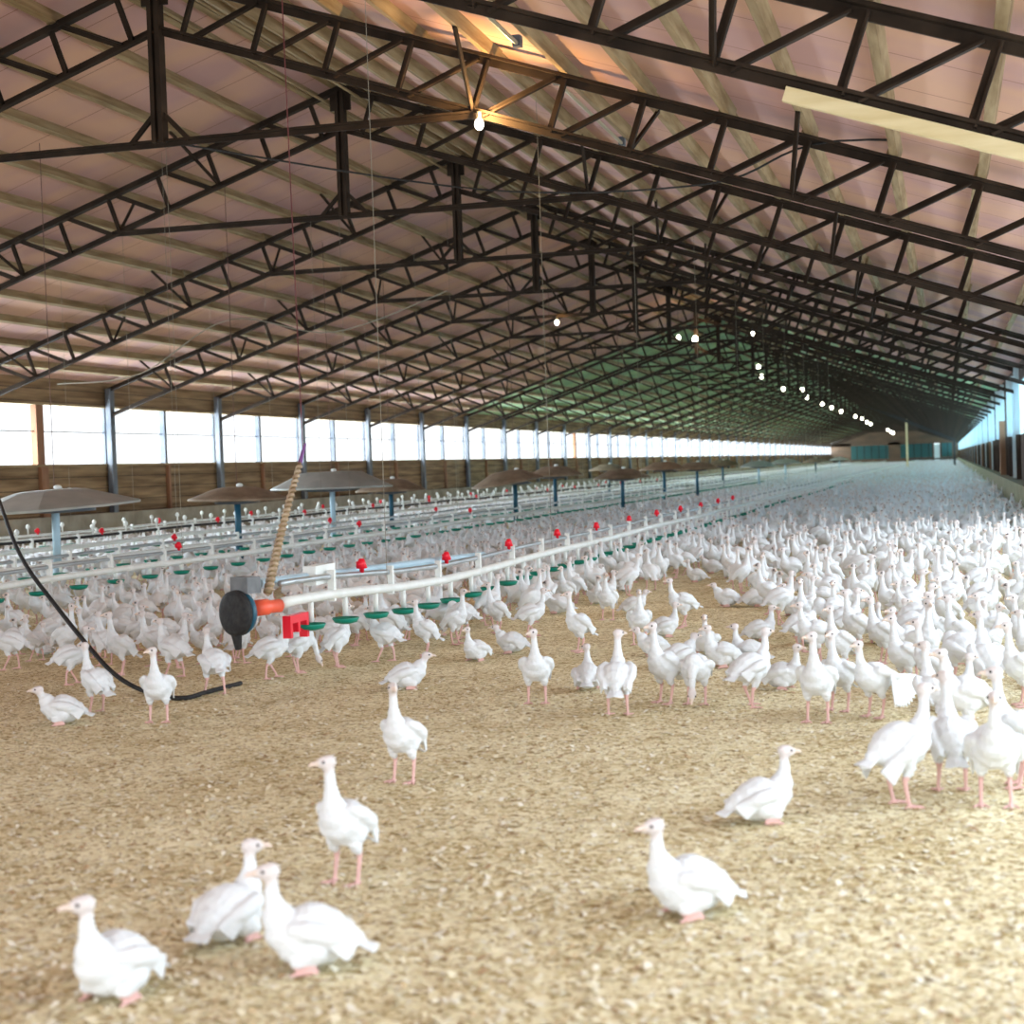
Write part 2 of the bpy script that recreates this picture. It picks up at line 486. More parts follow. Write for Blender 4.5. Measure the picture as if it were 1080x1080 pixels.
_t = teal.node_tree.nodes.new('ShaderNodeBsdfTranslucent'); _t.inputs[0].default_value = (.02, .10, .10, 1)
_m = teal.node_tree.nodes.new('ShaderNodeMixShader'); _m.inputs[0].default_value = .6
teal.node_tree.links.new(_b.outputs[0], _m.inputs[1]); teal.node_tree.links.new(_t.outputs[0], _m.inputs[2])
teal.node_tree.links.new(_m.outputs[0], teal.node_tree.nodes['Material Output'].inputs[0])
for a, b, m_ in ((-15.8, -9.6, teal), (-7.6, -2.4, teal), (-.9, .8, teal)):
    n2 += 1
    mb = MB(); mb.box((a, Y1 + .04, .9), (b, Y1 + .07, 3.2)); w_ = struct(mb.obj(f'window_{n2}', m_))
    mb = MB()
    x = a + 1
    while x < b: mb.box((x - .05, Y1 - .02, .9), (x + .05, Y1 + .03, 3.2)); x += 1.2
    mb.obj('window_frame', steel, w_)
mb = MB(); mb.box((-2.1, Y1 - .03, .0), (-1.2, Y1 + .06, 3.1)); struct(mb.obj('door_1', mat('pale_door', (.7, .8, .82), .6)))
mb = MB()
for a, b, za, zb in ((XL - .14, -11.6, 0, 3.7), (-1.4, XR + .14, 0, 3.7), (-11.6, -1.4, 3.7, 3.95)):
    mb.box((a, Y0 - .14, za), (b, Y0, zb))
mb.add([(XL, Y0, 3.7), (XR, Y0, 3.7), (XM, Y0, ZR + .25), (XL, Y0 - .14, 3.7), (XR, Y0 - .14, 3.7), (XM, Y0 - .14, ZR + .25)],
       [(0, 1, 2), (5, 4, 3), (0, 3, 4, 1), (1, 4, 5, 2), (2, 5, 3, 0)])
struct(mb.obj('wall_near', planks))

# ------------------------------------------------------------------ roof trusses
def truss(full=True):
    root = empty('roof_truss')
    px = SL / math.hypot(1, SL)          # shift of the perpendicular webs
    def bot(off): return ZR - SEP - SL * off
    def top(off): return ZR - SL * off
    for s in (-1, 1):
        X = lambda off: XM + s * off
        E = 10.54 - .03
        mb = MB(); mb.angle((X(0), 0, top(0)), (X(E), 0, top(E)), .112); mb.obj('top_chord', steel, root)
        mb = MB(); mb.angle((X(0), 0, bot(0)), (X(E), 0, bot(E)), .095); mb.obj('bottom_chord', steel, root)
        webs = []
        sh = .19
        for i, o in enumerate(NODE):
            if i < 11: webs.append(('web_post', (X(o), 0, top(o)), (X(o - sh), 0, bot(o - sh)), .07))
            if i > 0: webs.append(('web_diagonal', (X(o - .1), 0, top(o - .1)), (X(NODE[i - 1] - sh + .12), 0, bot(NODE[i - 1] - sh + .12)), .07))
        braces = []
        for o, dy in (((3.9, -1.25), (7.3, -1.25), (5.6, .9)) if s > 0 else ((2.2, -1.25), (5.6, -1.25), (9.0, -1.25), (3.9, .9), (7.3, .9))):
            braces.append(('purlin_brace', (X(o), dy, top(o) + .06), (X(o - sh), 0, bot(o - sh)), .05))
        if full:
            for nm, p, q, w in webs + braces:
                mb = MB(); mb.angle(p, q, w); mb.obj(nm, steel, root)
        else:
            mb = MB()
            for nm, p, q, w in webs: mb.bar(p, q, w * .9)
            mb.obj('web_lattice', steel, root)
            mb = MB()
            mb = None
            for nm, p, q, w in braces[1:3]:
                mb = MB(); mb.bar(p, q, w); mb.obj('purlin_brace', steel, root)
    co = (ZR - SEP - ZC) / SL
    mb = MB(); mb.angle((XM - co, 0, ZC), (XM + co, 0, ZC), .08); mb.obj('collar_tie', steel, root)
    mb = MB(); mb.bar((XM - .045, 0, ZC), (XM - .045, 0, ZR - .05), .15, .05); mb.bar((XM + .045, 0, ZC), (XM + .045, 0, ZR - .05), .15, .05)
    mb.bar((XM, 0, ZC), (XM, 0, ZR - .05), .05, .06); mb.obj('king_post', steel, root)
    for s in (-1, 1):
        mb = MB(); mb.bar((XM + s * .06, 0, ZC + .33), (XM + s * .36, 0, ZC + .02), .05); mb.obj('gusset_brace', steel, root)
    mb = MB(); mb.box((XM - .16, -.02, ZR - .34), (XM + .16, .02, ZR - .02)); mb.obj('ridge_plate', steel, root)
    return root
ordn = ['nearest', 'second', 'third', 'fourth', 'fifth', 'sixth', 'seventh', 'eighth', 'ninth']
tf = truss(True); tl = truss(False)
for k in range(46):
    if k == 0: o = tf
    elif k < 9: o = copy_tree(tf)
    elif k == 9: o = tl
    else: o = copy_tree(tl)
    o.location = (0, TY + BAY * k, 0)
    if k == 0: tag(o, 'dark steel roof truss overhead nearest the camera, new pine board along its lower chord', 'roof truss', 'steel roof trusses')
    elif k < 9: tag(o, f'dark steel roof truss under the pink ceiling, {ordn[k]} one counted from the camera', 'roof truss', 'steel roof trusses')
    elif k == 9: tag(o, 'dark steel roof truss where the pink ceiling changes to green', 'roof truss', 'steel roof trusses')
    elif k < 14: tag(o, f'dark steel roof truss under the green ceiling, {ordn[k - 9]} from where the green starts', 'roof truss', 'steel roof trusses')
    else: tag(o, 'dark steel roof truss far down the green part of the barn', 'roof truss', 'far trusses under the green ceiling')
# pine board under the nearest truss
mb = MB()
xa, xb = -1.0, XR - .05
mb.bar((xa, TY, ZR - SEP - SL * (xa - XM) - .085), (xb, TY, ZR - SEP - SL * (xb - XM) - .085), .065, .10)
tag(mb.obj('pine_board', new_timber), 'long pale new pine board fixed under the nearest truss', 'board')

# portal frame far down on the ridge-to-right side
pf = empty('portal_frame', (0, 165, 0), label='black steel portal frame far down the barn, sloping to a post by the side wall', cat='frame')
mb = MB(); mb.bar((XM, 0, 6.9), (.67, 0, 2.75), .3); mb.obj('rafter', black_p, pf)
mb = MB(); mb.bar((.67, 0, 0), (.67, 0, 2.85), .22); mb.obj('post', black_p, pf)
mb = MB(); mb.bar((-3.74, 0, 0), (-3.74, 0, 4.9), .2); mb.obj('post', new_timber, pf)
mb = MB(); mb.bar((-3.7, 0, 1.0), (.6, 0, 1.0), .12); mb.obj('cross_rail', black_p, pf)

# long steel pipes and old tubes fixed below the purlins
for x, y0, y1, lab in ((-3.95, 13.2, 15.8, 'pale tube light fixed under the roof, nearer of two'), (-3.95, 17.6, 21.2, 'pale tube light fixed under the roof, farther of two')):
    e = empty('tube_light', (x, (y0 + y1) / 2, topz(x) - .03), label=lab, cat='light')
    mb = MB(); L = (y1 - y0) / 2; mb.tube([(0, -L, 0), (0, L, 0)], .022, 8); mb.obj('tube', brass, e)
    mb = MB(); mb.box((-.04, -L - .1, -.03), (.04, -L, .08)); mb.box((-.04, L, -.03), (.04, L + .1, .08)); mb.obj('socket', galv, e)

# ridge conduits
for dx, dz in ((.28, -.16), (-.22, -.2)):
    mb = MB(); mb.tube([(XM + dx, Y0 + .1, ZR + dz), (XM + dx, 150, ZR + dz)], .02, 6)
    tag(mb.obj('conduit', timber), 'thin pale conduit running along the ' + ('right' if dx > 0 else 'left') + ' of the ridge', 'conduit')

# ------------------------------------------------------------------ bulbs
def bulb(x, y, z, zc_, r, lab, power=0, group=None):
    e = empty('light_bulb', (x, y, z), label=lab, cat='light bulb', group=group)
    mb = MB(); mb.ball((0, 0, 0), (r, r, r * 1.3), 12, 8); mb.obj('glass_bulb', bulb_m, e, True)
    mb = MB(); mb.tube([(0, 0, r * 1.1), (0, 0, r * 1.1 + .08)], .03, 8); mb.obj('socket', black_p, e)
    if zc_ - z > .2:
        mb = MB(); mb.tube([(0, 0, r * 1.1 + .07), (0, 0, zc_ - z)], .006, 5); mb.obj('cord', black_p, e)
    if power:
        L = bpy.data.lights.new('bulb_light', 'POINT'); L.energy = power; L.color = (1, .62, .25); L.shadow_soft_size = r
        lo = link('bulb_light', L, e); lo.location = (.09, -.09, .06)
    return e
bulb(-4.78, 17.35, 5.24, 5.40, .05, 'bright glowing bulb under the second truss, orange glow on the roof above', 110)
bulb(-9.54, 41.4, 5.2, 5.36, .055, 'small glowing bulb left of the ridge on the sixth truss', 10)
bulb(-5.9, 53.4, 5.55, 6.0, .05, 'small glowing bulb right of the ridge below the pink roof')
bulb(XM, 59.2, 5.9, 7.3, .10, 'glowing bulb at the ridge where the green ceiling starts', 60)
bulb(XM - .5, 58.6, 5.95, 7.0, .07, 'fainter glowing bulb just left of the ridge where green ceiling starts')
for i, (y, z) in enumerate([(79.8, 5.94), (81.0, 5.54), (92.0, 5.35), (104.5, 5.76), (107.9, 5.4), (121.3, 5.36), (131.4, 5.35), (143.3, 5.34), (165.9, 5.42), (179.1, 5.5), (189.6, 5.29), (199.1, 5.24), (256.9, 5.36), (272, 5.19), (283, 5.17)]):
    bulb(XM, y, z, topz(XM), .05 + y * .0005, 'small glowing bulb in the row receding along the ridge', 0, 'bulbs along the far ridge')

# ------------------------------------------------------------------ drinker lines
def line(X, ya, yb, zf, label, cups, near, pipe_m, rail_kind, rail_dz=.13, caps=False):
    e = empty('drinker_line', (X, ya, 0), label=label, cat='drinker line', group='drinker lines along the barn')
    n = 60
    pts = []
    for i in range(n + 1):
        y = (yb - ya) * (i / n) ** 1.7
        pts.append((.035 * math.sin(y * .25 + X), y, zf(y) + .010 * math.sin(y * .8 + X)))
    def at(y):
        for a, b in zip(pts, pts[1:]):
            if b[1] >= y: 
                t = (y - a[1]) / (b[1] - a[1]); return (a[0] + (b[0] - a[0]) * t, y, a[2] + (b[2] - a[2]) * t)
        return pts[-1]
    mb = MB(); mb.tube(pts, .038, 10); mb.obj('water_pipe', pipe_m, e, True)
    mb = MB(); mb.tube([(x - .02, y, z + rail_dz) for x, y, z in pts], .022, 8); mb.obj('support_rail', rail_kind, e, True)
    mb = MB()
    y = .45; nb = 0
    cupmesh = MB(); 
    cz = -.235 if near else -.165
    cupmesh.tube([(0, 0, -.03), (0, 0, cz + .06)], .022, 8, 1)
    cupmesh.lathe((0, 0, cz), [(.03, 0), (.085, .012), (.105, .045), (.10, .05), (.075, .03), (.02, .02)], 16, 0)
    cupme = cupmesh.mesh('drinker_cup', [green_p, pvc], True)
    brm = MB(); brm.box((-.03, -.022, -.05), (.02, .022, rail_dz + .05)); brme = brm.mesh('bracket', pvc)
    vm = MB(); vm.lathe((0, 0, rail_dz + .01), [(.018, 0), (.018, .03), (.045, .035), (.030, .09), (.018, .11)], 10); vm.box((-.02, -.07, rail_dz + .06), (.02, .02, rail_dz + .10)); vme = vm.mesh('valve', red_p, True)
    wm = MB(); wm.lathe((0, 0, rail_dz + .02), [(.012, 0), (.012, .07), (.032, .09), (.034, .12), (.012, .15)], 8); wme = wm.mesh('float_cap', pvc, True)
    y = .5; k = 0
    while y < yb - ya - 2 and k < cups:
        link('drinker_cup', cupme, e, at(y)); k += 1
        y += .70 if near else .85
    y = .95; k = 0
    while y < min(70, yb - ya - 1) and k < 60:
        link('bracket', brme, e, at(y)); y += 1.35; k += 1
    y = 1.3; k = 0
    while y < min(62 if caps else 26, yb - ya - 1):
        if caps: link('float_cap', wme, e, at(y)).scale = (1.1, 1.1, 1.1); 
        if (k % 4 == 1 or not caps): link('valve', vme, e, at(y + .3))
        y += 1.1 if caps else (2.3 if near else 6.5); k += 1
    y = 2.2
    ym = min(60, yb - ya)
    while y < ym:
        p = at(y); mb = MB(); zz = topz(X + p[0]) - .0
        mb.tube([p, (p[0], p[1], zz)], .0028, 4); mb.obj('hanging_cord', cord_m if int(y) % 2 else pale_cord, e); y += 6.0
    return e
l1 = line(-4.45, 10.55, 270, lambda y: .53 + .12 * math.exp(-(y / 2.6) ** 2), 'thick white drinker pipe nearest the open floor, motor at its end', 100, True, pvc, rail_m)
mb = MB(); mb.tube([(-.10, -.1, .80), (-.10, 5.5, .66)], .035, 10); mb.obj('side_pipe', blue_pipe, l1)
mb = MB(); mb.box((-.12, .75, .72), (-.02, 1.15, .86)); mb.obj('regulator_box', pvc, l1)
mb = MB(); mb.box((-.03, .12, .50), (.03, .46, .555)); mb.box((-.03, .12, .40), (.03, .16, .5)); mb.box((-.03, .26, .43), (.03, .30, .5)); mb.box((-.03, .42, .38), (.03, .46, .5)); mb.obj('red_bracket', red_p, l1)
line(-9.35, 11.0, 270, lambda y: .50, 'white drinker pipe with green cups behind the nearest one', 90, False, pvc, rail_m)
line(-11.15, 14.5, 270, lambda y: .50, 'third white pipe line counted from the open floor', 60, False, pvc, rail_m, .1)
line(-13.2, 17.0, 270, lambda y: .56, 'pipe line topped by a black pipe and red valves, fourth from open floor', 20, False, pvc, black_p, .13, True)
line(-14.9, 18.0, 270, lambda y: .60, 'farthest white pipe line, beside the plank wall under the windows', 10, False, pvc, pvc, .08, True)

# motor at the end of the nearest line
mo = empty('auger_motor', (-4.535, 10.37, .02), label='round black motor with orange collar at end of nearest pipe', cat='motor')
mo.rotation_euler.z = R(-27); mo.scale = (1, .52, 1)
mb = MB(); mb.lathe((0, -.42, .60), [(.04, 0), (.12, .0), (.15, .025), (.155, .10), (.145, .12)], 28, 0, 'y'); mb.obj('fan_cover', black_p, mo, True)
mb = MB(); mb.lathe((0, -.30, .60), [(.145, 0), (.15, .03), (.13, .10), (.07, .15)], 28, 0, 'y'); mb.obj('housing', navy, mo, True)
mb = MB(); mb.box((-.08, -.30, .73), (.10, -.08, .84)); mb.obj('terminal_box', mat('grey_casting', (.10, .11, .12), .6, 0, (6, (.2, .21, .22), (1, 1, 1))), mo)
mb = MB(); mb.lathe((0, -.16, .62), [(.062, 0), (.062, .05)], 18, 0, 'y'); mb.obj('blue_ring', mat('teal_ring', (.02, .2, .3), .4), mo)
mb = MB(); mb.lathe((0, -.11, .62), [(.055, 0), (.055, .28), (.045, .30), (.045, .50)], 18, 0, 'y'); mb.obj('collar', coral, mo, True)
mb = MB(); mb.tube([(0, -.35, .46), (0, -.33, .36)], [.05, .03], 10); mb.obj('drain_foot', black_p, mo)

# the leaning pole wrapped in rope above the motor
e = empty('rope_wrapped_pole', (-4.45, 10.4, 0), label='slender leaning pole wrapped in pale rope rising from the near pipe end', cat='pole')
p0, p1 = Vector((0, -.03, .74)), Vector((.02, .62, 1.66))
mb = MB(); mb.tube([p0, p0.lerp(p1, .5) + Vector((0, -.03, 0)), p1], [.026, .022, .012], 10); mb.obj('core', timber, e, True)
mb = MB(); pts = []
d = (p1 - p0).normalized(); a = d.cross(Vector((1, 0, 0))).normalized(); b = d.cross(a)
for i in range(26 * 8):
    t = i / (26 * 8 - 1); tt = t * 26 * 2 * math.pi; r_ = .027 - .012 * t
    c = p0.lerp(p1, t * .93) + Vector((0, -.03 * 4 * t * (1 - t), 0))
    pts.append(c + (a * math.cos(tt) + b * math.sin(tt)) * r_)
mb.tube(pts, .011, 6); mb.obj('rope_wrap', rope_m, e, True)
mb = MB(); mb.tube([p1 - d * .06, p1 + d * .05], [.016, .012], 8); mb.tube([p1, p1 + Vector((.02, .03, .09))], [.012, .008], 6); mb.obj('purple_tip', purple_m, e)
mb = MB(); mb.tube([p1 + d * .04, (0, .62, topz(-4.45) - .1)], .0042, 5); mb.obj('pull_cord', mat('dull_red_cord', (.13, .03, .03), .8), e)

# black cable hanging on to the floor
pts = [(-9.6, 15.2, 1.75), (-8.2, 13.18, 1.38), (-7.2, 11.85, .95), (-6.67, 11.45, .58), (-6.17, 11.11, .25), (-5.88, 10.9, .11), (-5.61, 10.75, .03), (-5.3, 10.5, .02), (-5.12, 10.45, .02), (-5.1, 10.75, .02), (-5.05, 11.2, .02)]
def smooth(pts, n=8):
    P = [Vector(p) for p in pts]; out = []
    for i in range(len(P) - 1):
        a, b, c, d_ = P[max(i - 1, 0)], P[i], P[i + 1], P[min(i + 2, len(P) - 1)]
        for k in range(n):
            t = k / n
            out.append(.5 * ((2 * b) + (c - a) * t + (2 * a - 5 * b + 4 * c - d_) * t * t + (3 * b - a - 3 * c + d_) * t ** 3))
    return out + [P[-1]]
mb = MB(); mb.tube(smooth(pts), .017, 8)
tag(mb.obj('power_cable', black_p, None, True), 'black cable sagging down onto the litter between the poults', 'cable')
# stray wires drooping under the roof
for i, (pts, lab) in enumerate((([(-8.6, 17.4, 5.4), (-5.5, 20, 5.0), (-2.5, 18.5, 4.6), (-1.0, 17.4, 4.75), (1.8, 17.4, 4.4)], 'black wire drooping below the second truss on the ridge side'),
                               ([(-16.9, 29.4, 3.5), (-15.0, 29.2, 3.6), (-13.2, 29.4, 4.55), (-11.5, 30.5, 4.3), (-9.0, 30, 4.9)], 'pale wire drooping under the left roof slope'))):
    mb = MB(); mb.tube(smooth(pts), .012, 6); tag(mb.obj('drooping_wire', pale_cord if i else black_p), lab, 'wire')

# ------------------------------------------------------------------ brooder hoods
def hood(x, y, z, r, m, label, group=None, n=40, stand=True, tilt=(0, 0), flat=.42, h=.24):
    e = empty('brooder_hood', (x, y, 0), label=label, cat='brooder hood', group=group)
    mb = MB()
    mb.lathe((0, 0, z), [(r - .02, -.02), (r, -.03), (r + .01, .0), (r * .97, .02), (r * flat, h), (r * flat * .7, h + .015), (.02, h + .02)], n)
    mb.lathe((0, 0, z - .02), [(r * .97, 0), (r * .4, h * .8), (.02, h * .82)], n)
    c = mb.obj('canopy', m, e, n > 12); c.rotation_euler = (tilt[0], tilt[1], 0)
    mb = MB(); mb.ball((.05, 0, z + h + .045), (.06, .05, .035), 12, 6); mb.obj('hanger_cap', pvc, e, True)
    mb = MB(); mb.lathe((0, 0, z - .09), [(.10, 0), (r * .45, .02), (r * .45, .06), (.15, .10)], 20); mb.obj('burner', mat('burner_metal', (.12, .14, .17), .4, .5), e, True)
    if stand:
        mb = MB(); mb.tube([(0, 0, .45), (0, 0, z - .05)], .055, 10); mb.tube([(0, 0, 0), (0, 0, .46)], [.09, .055], 10); mb.obj('stem', blue_pipe if m is hood_grey else navy, e, True)
    mb = MB()
    mb.tube([(0, 0, z + h), (0, 0, topz(x) + .05)], .006, 4); mb.obj('hanging_cord', cord_m, e)
    return e
hood(-11.9, 20.5, 1.22, 1.21, hood_grey, 'large pale grey octagonal hood on a stem, behind the second pipe line', None, 8, tilt=(R(2), R(-2)), flat=.4, h=.22)
hood(-11.39, 25.42, 1.18, .82, hood_tan, 'brown round hood standing left of the wide pale grey one', None, tilt=(0, R(1)), h=.18)
hood(-11.96, 31.3, 1.27, 1.22, hood_grey, 'wide pale grey round hood behind the rope-wrapped pole', None, h=.30, flat=.5)
hood(-12.33, 36.01, 1.12, .8, hood_tan, 'brown round hood half hidden behind the wide pale grey one', None)
hood(-9.8, 37.57, 1.22, .85, hood_tan, 'tilted tan hood in the middle distance, lower edge dipping to one side', None, tilt=(R(4), R(-7)))
hood(-10.5, 44.64, 1.28, .8, hood_tan, 'tan hood overlapped by the tilted one before it', None)
hood(-9.0, 46.67, 1.14, .82, hood_tan, 'tan hood directly behind a red valve in the middle distance', None)
for x, y, z, r, m in ((-14.72, 73.2, 1.3, .9, hood_tan), (-9.55, 57.2, 1.3, .85, hood_tan), (-9.03, 61.51, 1.25, .9, hood_tan), (-11.07, 84.42, 1.3, .9, hood_tan), (-8.78, 80.12, 1.2, .9, hood_grey), (-9.41, 100.38, 1.25, .95, hood_grey), (-9.94, 131.07, 1.2, 1.0, hood_tan), (-10.64, 171.76, 1.2, 1.0, hood_grey)):
    hood(x, y, z, r, m, 'small distant ' + ('tan' if m is hood_tan else 'grey') + ' hood in the row far down the barn', 'distant brown hoods' if m is hood_tan else 'distant grey hoods', 20)

# ------------------------------------------------------------------ turkey poults
def rotz(p, c, a):
    x, y = p[0] - c[0], p[1] - c[1]
    return (c[0] + x * math.cos(a) - y * math.sin(a), c[1] + x * math.sin(a) + y * math.cos(a), p[2])

def blob(mb, pts, squash=1.0):
    """closed round-ended tapered body through (x, y, z, r) stations"""
    P = [Vector(p[:3]) for p in pts]; r = [p[3] for p in pts]
    out, rad = [], []
    d = (P[0] - P[1]).normalized()
    for t in (1, .85, .5): out.append(P[0] + d * r[0] * t); rad.append(r[0] * math.sqrt(max(0.02, 1 - t * t)))
    for a in range(len(P) - 1):
        for k in range(4):
            t = k / 4; s = t * t * (3 - 2 * t)
            out.append(P[a].lerp(P[a + 1], t)); rad.append(r[a] + (r[a + 1] - r[a]) * s)
    out.append(P[-1]); rad.append(r[-1])
    d = (P[-1] - P[-2]).normalized()
    for t in (.5, .85, 1): out.append(P[-1] + d * r[-1] * t); rad.append(r[-1] * math.sqrt(max(0.02, 1 - t * t)))
    mb.tube(out, rad, 14)

def plate(mb, root, tip, w0, w1, th, nrm):
    """a feather: a thin tapered blade from root to tip"""
    root, tip, nrm = Vector(root), Vector(tip), Vector(nrm).normalized()
    d = (tip - root).normalized(); s = d.cross(nrm).normalized()
    vs = []
    for t, w in ((0, w0), (.5, (w0 + w1) * .62), (.92, w1), (1.0, w1 * .45)):
        c = root.lerp(tip, t)
        for i, j in ((-1, -1), (1, -1), (1, 1), (-1, 1)): vs.append(c + s * (i * w / 2) + nrm * (j * th / 2))
    fs = [(0, 1, 2, 3), (15, 14, 13, 12)]
    for a in range(3):
        for k in range(4):
            k2 = (k + 1) % 4
            fs.append((a * 4 + k, (a + 1) * 4 + k, (a + 1) * 4 + k2, a * 4 + k2))
    mb.add(vs, fs)

def build_poult(pose, head=0.0, vox=.0058):
    """returns body mesh data (fine, coarse), head centre, head yaw"""
    mb = MB()
    sit = pose in ('sit', 'sitlow', 'sitturn')
    dz = -.128 if sit else 0
    lean = {'stand': 0, 'walk': 1, 'droop': 1, 'fan': 1, 'feed': 2}.get(pose, 0)
    # trunk: tail to breast
    tr = [(-.128, 0, .208, .026), (-.100, 0, .216, .052), (-.055, 0, .228, .080), (-.005, 0, .236, .094), (.045, 0, .246, .091), (.083, 0, .262, .070), (.100, 0, .288, .050)]
    if pose == 'stand': tr = [(-.095, 0, .180, .026), (-.078, 0, .192, .050), (-.045, 0, .212, .078), (-.003, 0, .232, .091), (.033, 0, .252, .088), (.060, 0, .280, .066), (.070, 0, .308, .046)]
    if sit: tr = [(x * 1.0, y, z + dz - (.006 if abs(x) < .07 else 0), r) for x, y, z, r in tr]
    blob(mb, tr)
    nb = tr[-1]
    bx, bz = nb[0], nb[2]
    if pose == 'stand': nk = [(bx, 0, bz, .044), (bx + .008, 0, bz + .040, .031), (bx + .012, 0, bz + .085, .022), (bx + .014, 0, bz + .128, .0200), (bx + .018, 0, bz + .160, .021)]
    elif pose == 'sitlow': nk = [(bx - .01, 0, bz, .040), (bx + .012, 0, bz + .02, .032), (bx + .035, 0, bz + .045, .024), (bx + .045, 0, bz + .065, .021)]
    elif pose == 'feed': nk = [(bx - .01, 0, bz - .01, .045), (bx + .035, 0, bz - .045, .032), (bx + .062, 0, bz - .10, .023), (bx + .072, 0, bz - .155, .019), (bx + .085, 0, bz - .19, .019)]
    elif pose in ('sit', 'sitturn'): nk = [(bx - .012, 0, bz, .044), (bx + .008, 0, bz + .035, .032), (bx + .016, 0, bz + .07, .023), (bx + .014, 0, bz + .105, .019), (bx + .018, 0, bz + .128, .019)]
    else: nk = [(bx - .01, 0, bz, .044), (bx + .018, 0, bz + .04, .031), (bx + .028, 0, bz + .08, .022), (bx + .028, 0, bz + .118, .0185), (bx + .033, 0, bz + .145, .019)]
    if head and pose != 'feed': nk = [nk[0], nk[1]] + [rotz(p, (nk[1][0], 0), head * .5 * (i + 1) / 3) + (p[3],) for i, p in enumerate(nk[2:])]
    blob(mb, nk)
    H = Vector(nk[-1][:3])
    hy = head
    hd = Vector((math.cos(hy), math.sin(hy), -.08))
    if pose == 'feed': hd = Vector((.45 * math.cos(hy), .45 * math.sin(hy), -.9))
    hd.normalize()
    hc = H + hd * .008 + Vector((0, 0, .010 if pose != 'feed' else 0))
    blob(mb, [tuple(hc - hd * .012) + (.0265,), tuple(hc + hd * .012) + (.0240,), tuple(hc + hd * .032) + (.014,)])
    # wings
    for s in (-1, 1):
        if pose == 'fan' and s > 0:
            # this wing is spread and hangs like an open fan
            blob(mb, [(.045, .07, .285, .030), (.0, .115, .27, .026), (-.03, .15, .25, .018)])
            for k in range(13):
                t = k / 12; th = R(8 + 98 * t)
                rt = Vector((-.03 + .045 * t, .115 + .02 * t, .262 - .006 * t)); L = .165 + .03 * math.sin(math.pi * t)
                tip = rt + Vector((-math.cos(th) * L, .035 + .03 * t, -math.sin(th) * L))
                plate(mb, rt, tip, .014, .020, .009, (.1, 1, .15))
            continue
        dr = pose == 'droop'
        sp = .012 if (pose == 'sitturn' and s < 0) else 0
        zt = dz
        w = [(.060, s * .070, .268 + zt, .022), (.02, s * (.086 + sp), .262 + zt, .030), (-.035, s * (.088 + sp), .248 + zt - (.03 if dr else 0), .030), (-.085, s * (.070 + sp * 2), .226 + zt - (.04 if dr else 0), .020), (-.118, s * (.052 + sp * 3), .210 + zt - (.055 if dr else 0), .010)]
        if pose == 'stand': w = [(x * .85 - .004, y, z + (x + .02) * .36, r) for x, y, z, r in w]
        blob(mb, w)
        # flight feathers lying along the wing
        for k in range(7):
            t = k / 6
            rt = Vector((.0 - .03 * t, s * (.098 + sp), .262 + zt - .028 * t - (.02 if dr else 0)))
            tip = Vector((-.135 + .040 * t, s * (.066 + .018 * t + sp * 3), .216 + zt - .05 * t - (.06 if dr else 0)))
            if pose == 'stand':
                rt.z += (rt.x + .02) * .3; tip.z += (tip.x + .02) * .3; tip.x *= .88
            plate(mb, rt, tip, .020, .017, .008, (0, 1, .25))
        if pose == 'sitturn' and s < 0:
            blob(mb, [(-.02, s * .09, .25 + zt, .022), (-.06, s * .135, .235 + zt, .016), (-.10, s * .16, .215 + zt, .008)])
    # tail
    tb = tr[0]
    for k in range(-3, 4):
        rt = (tb[0] + .03, k * .006, tb[2] + .004); tip = (tb[0] - .068 + abs(k) * .006, k * .015, tb[2] - .026 - (.02 if pose == 'stand' else 0) - abs(k) * .003)
        plate(mb, rt, tip, .016, .022, .008, (0, 0, 1))
    # legs
    legs = []
    if sit:
        for s in (-1, 1):
            blob(mb, [(.0, s * .055, .075, .048), (.05, s * .062, .045, .026)])
            legs += [[(.055, s * .066, .030, .011), (.0, s * .075, .014, .009)], [(.0, s * .070, .013, .009), (.045, s * .072, .010, .007)], [(.045, s * .072, .010, .007), (.075, s * .074, .008, .006)]]
    else:
        for s in (-1, 1):
            st = {'walk': .045, 'feed': .015}.get(pose, .006) * s
            o = {'stand': .0, 'walk': .0}.get(pose, .0)
            hx = .0 + o
            blob(mb, [(hx - .005, s * .045, .205, .048), (hx + .012 + st * .3, s * .052, .150, .027), (hx + st * .3 - .008, s * .053, .122, .015)])
            an = (hx + .008 + st, s * .056, .014)
            legs.append([(hx + st * .3 - .010, s * .053, .125, .0115), (hx - .012 + st * .45, s * .054, .105, .0100), (an[0] - .004, an[1], .03, .0085), an + (.009,)])
            for ta in (-.55, 0, .55):
                legs.append([an[:2] + (.010, .0075), (an[0] + .028 * math.cos(ta), an[1] + .028 * math.sin(ta), .009, .0068), (an[0] + .058 * math.cos(ta), an[1] + .058 * math.sin(ta), .006, .0052)])
            legs.append([an[:2] + (.010, .007), (an[0] - .024, an[1], .007, .005)])
    for l in legs: blob(mb, l)
    me = mb.mesh('poult_raw', feather)
    o = bpy.data.objects.new('tmp', me); COL.objects.link(o)
    def evalm(v, dec, sm):
        o.modifiers.clear()
        r_ = o.modifiers.new('r', 'REMESH'); r_.mode = 'VOXEL'; r_.voxel_size = v; r_.use_smooth_shade = True
        s_ = o.modifiers.new('s', 'SMOOTH'); s_.factor = .5; s_.iterations = sm
        if dec:
            d_ = o.modifiers.new('d', 'DECIMATE'); d_.ratio = dec
        dg = bpy.context.evaluated_depsgraph_get()
        m2 = bpy.data.meshes.new_from_object(o.evaluated_get(dg), depsgraph=dg)
        return m2
    LP = [(Vector(l[i][:3]), Vector(l[i + 1][:3]), max(l[i][3], l[i + 1][3])) for l in legs for i in range(len(l) - 1)]
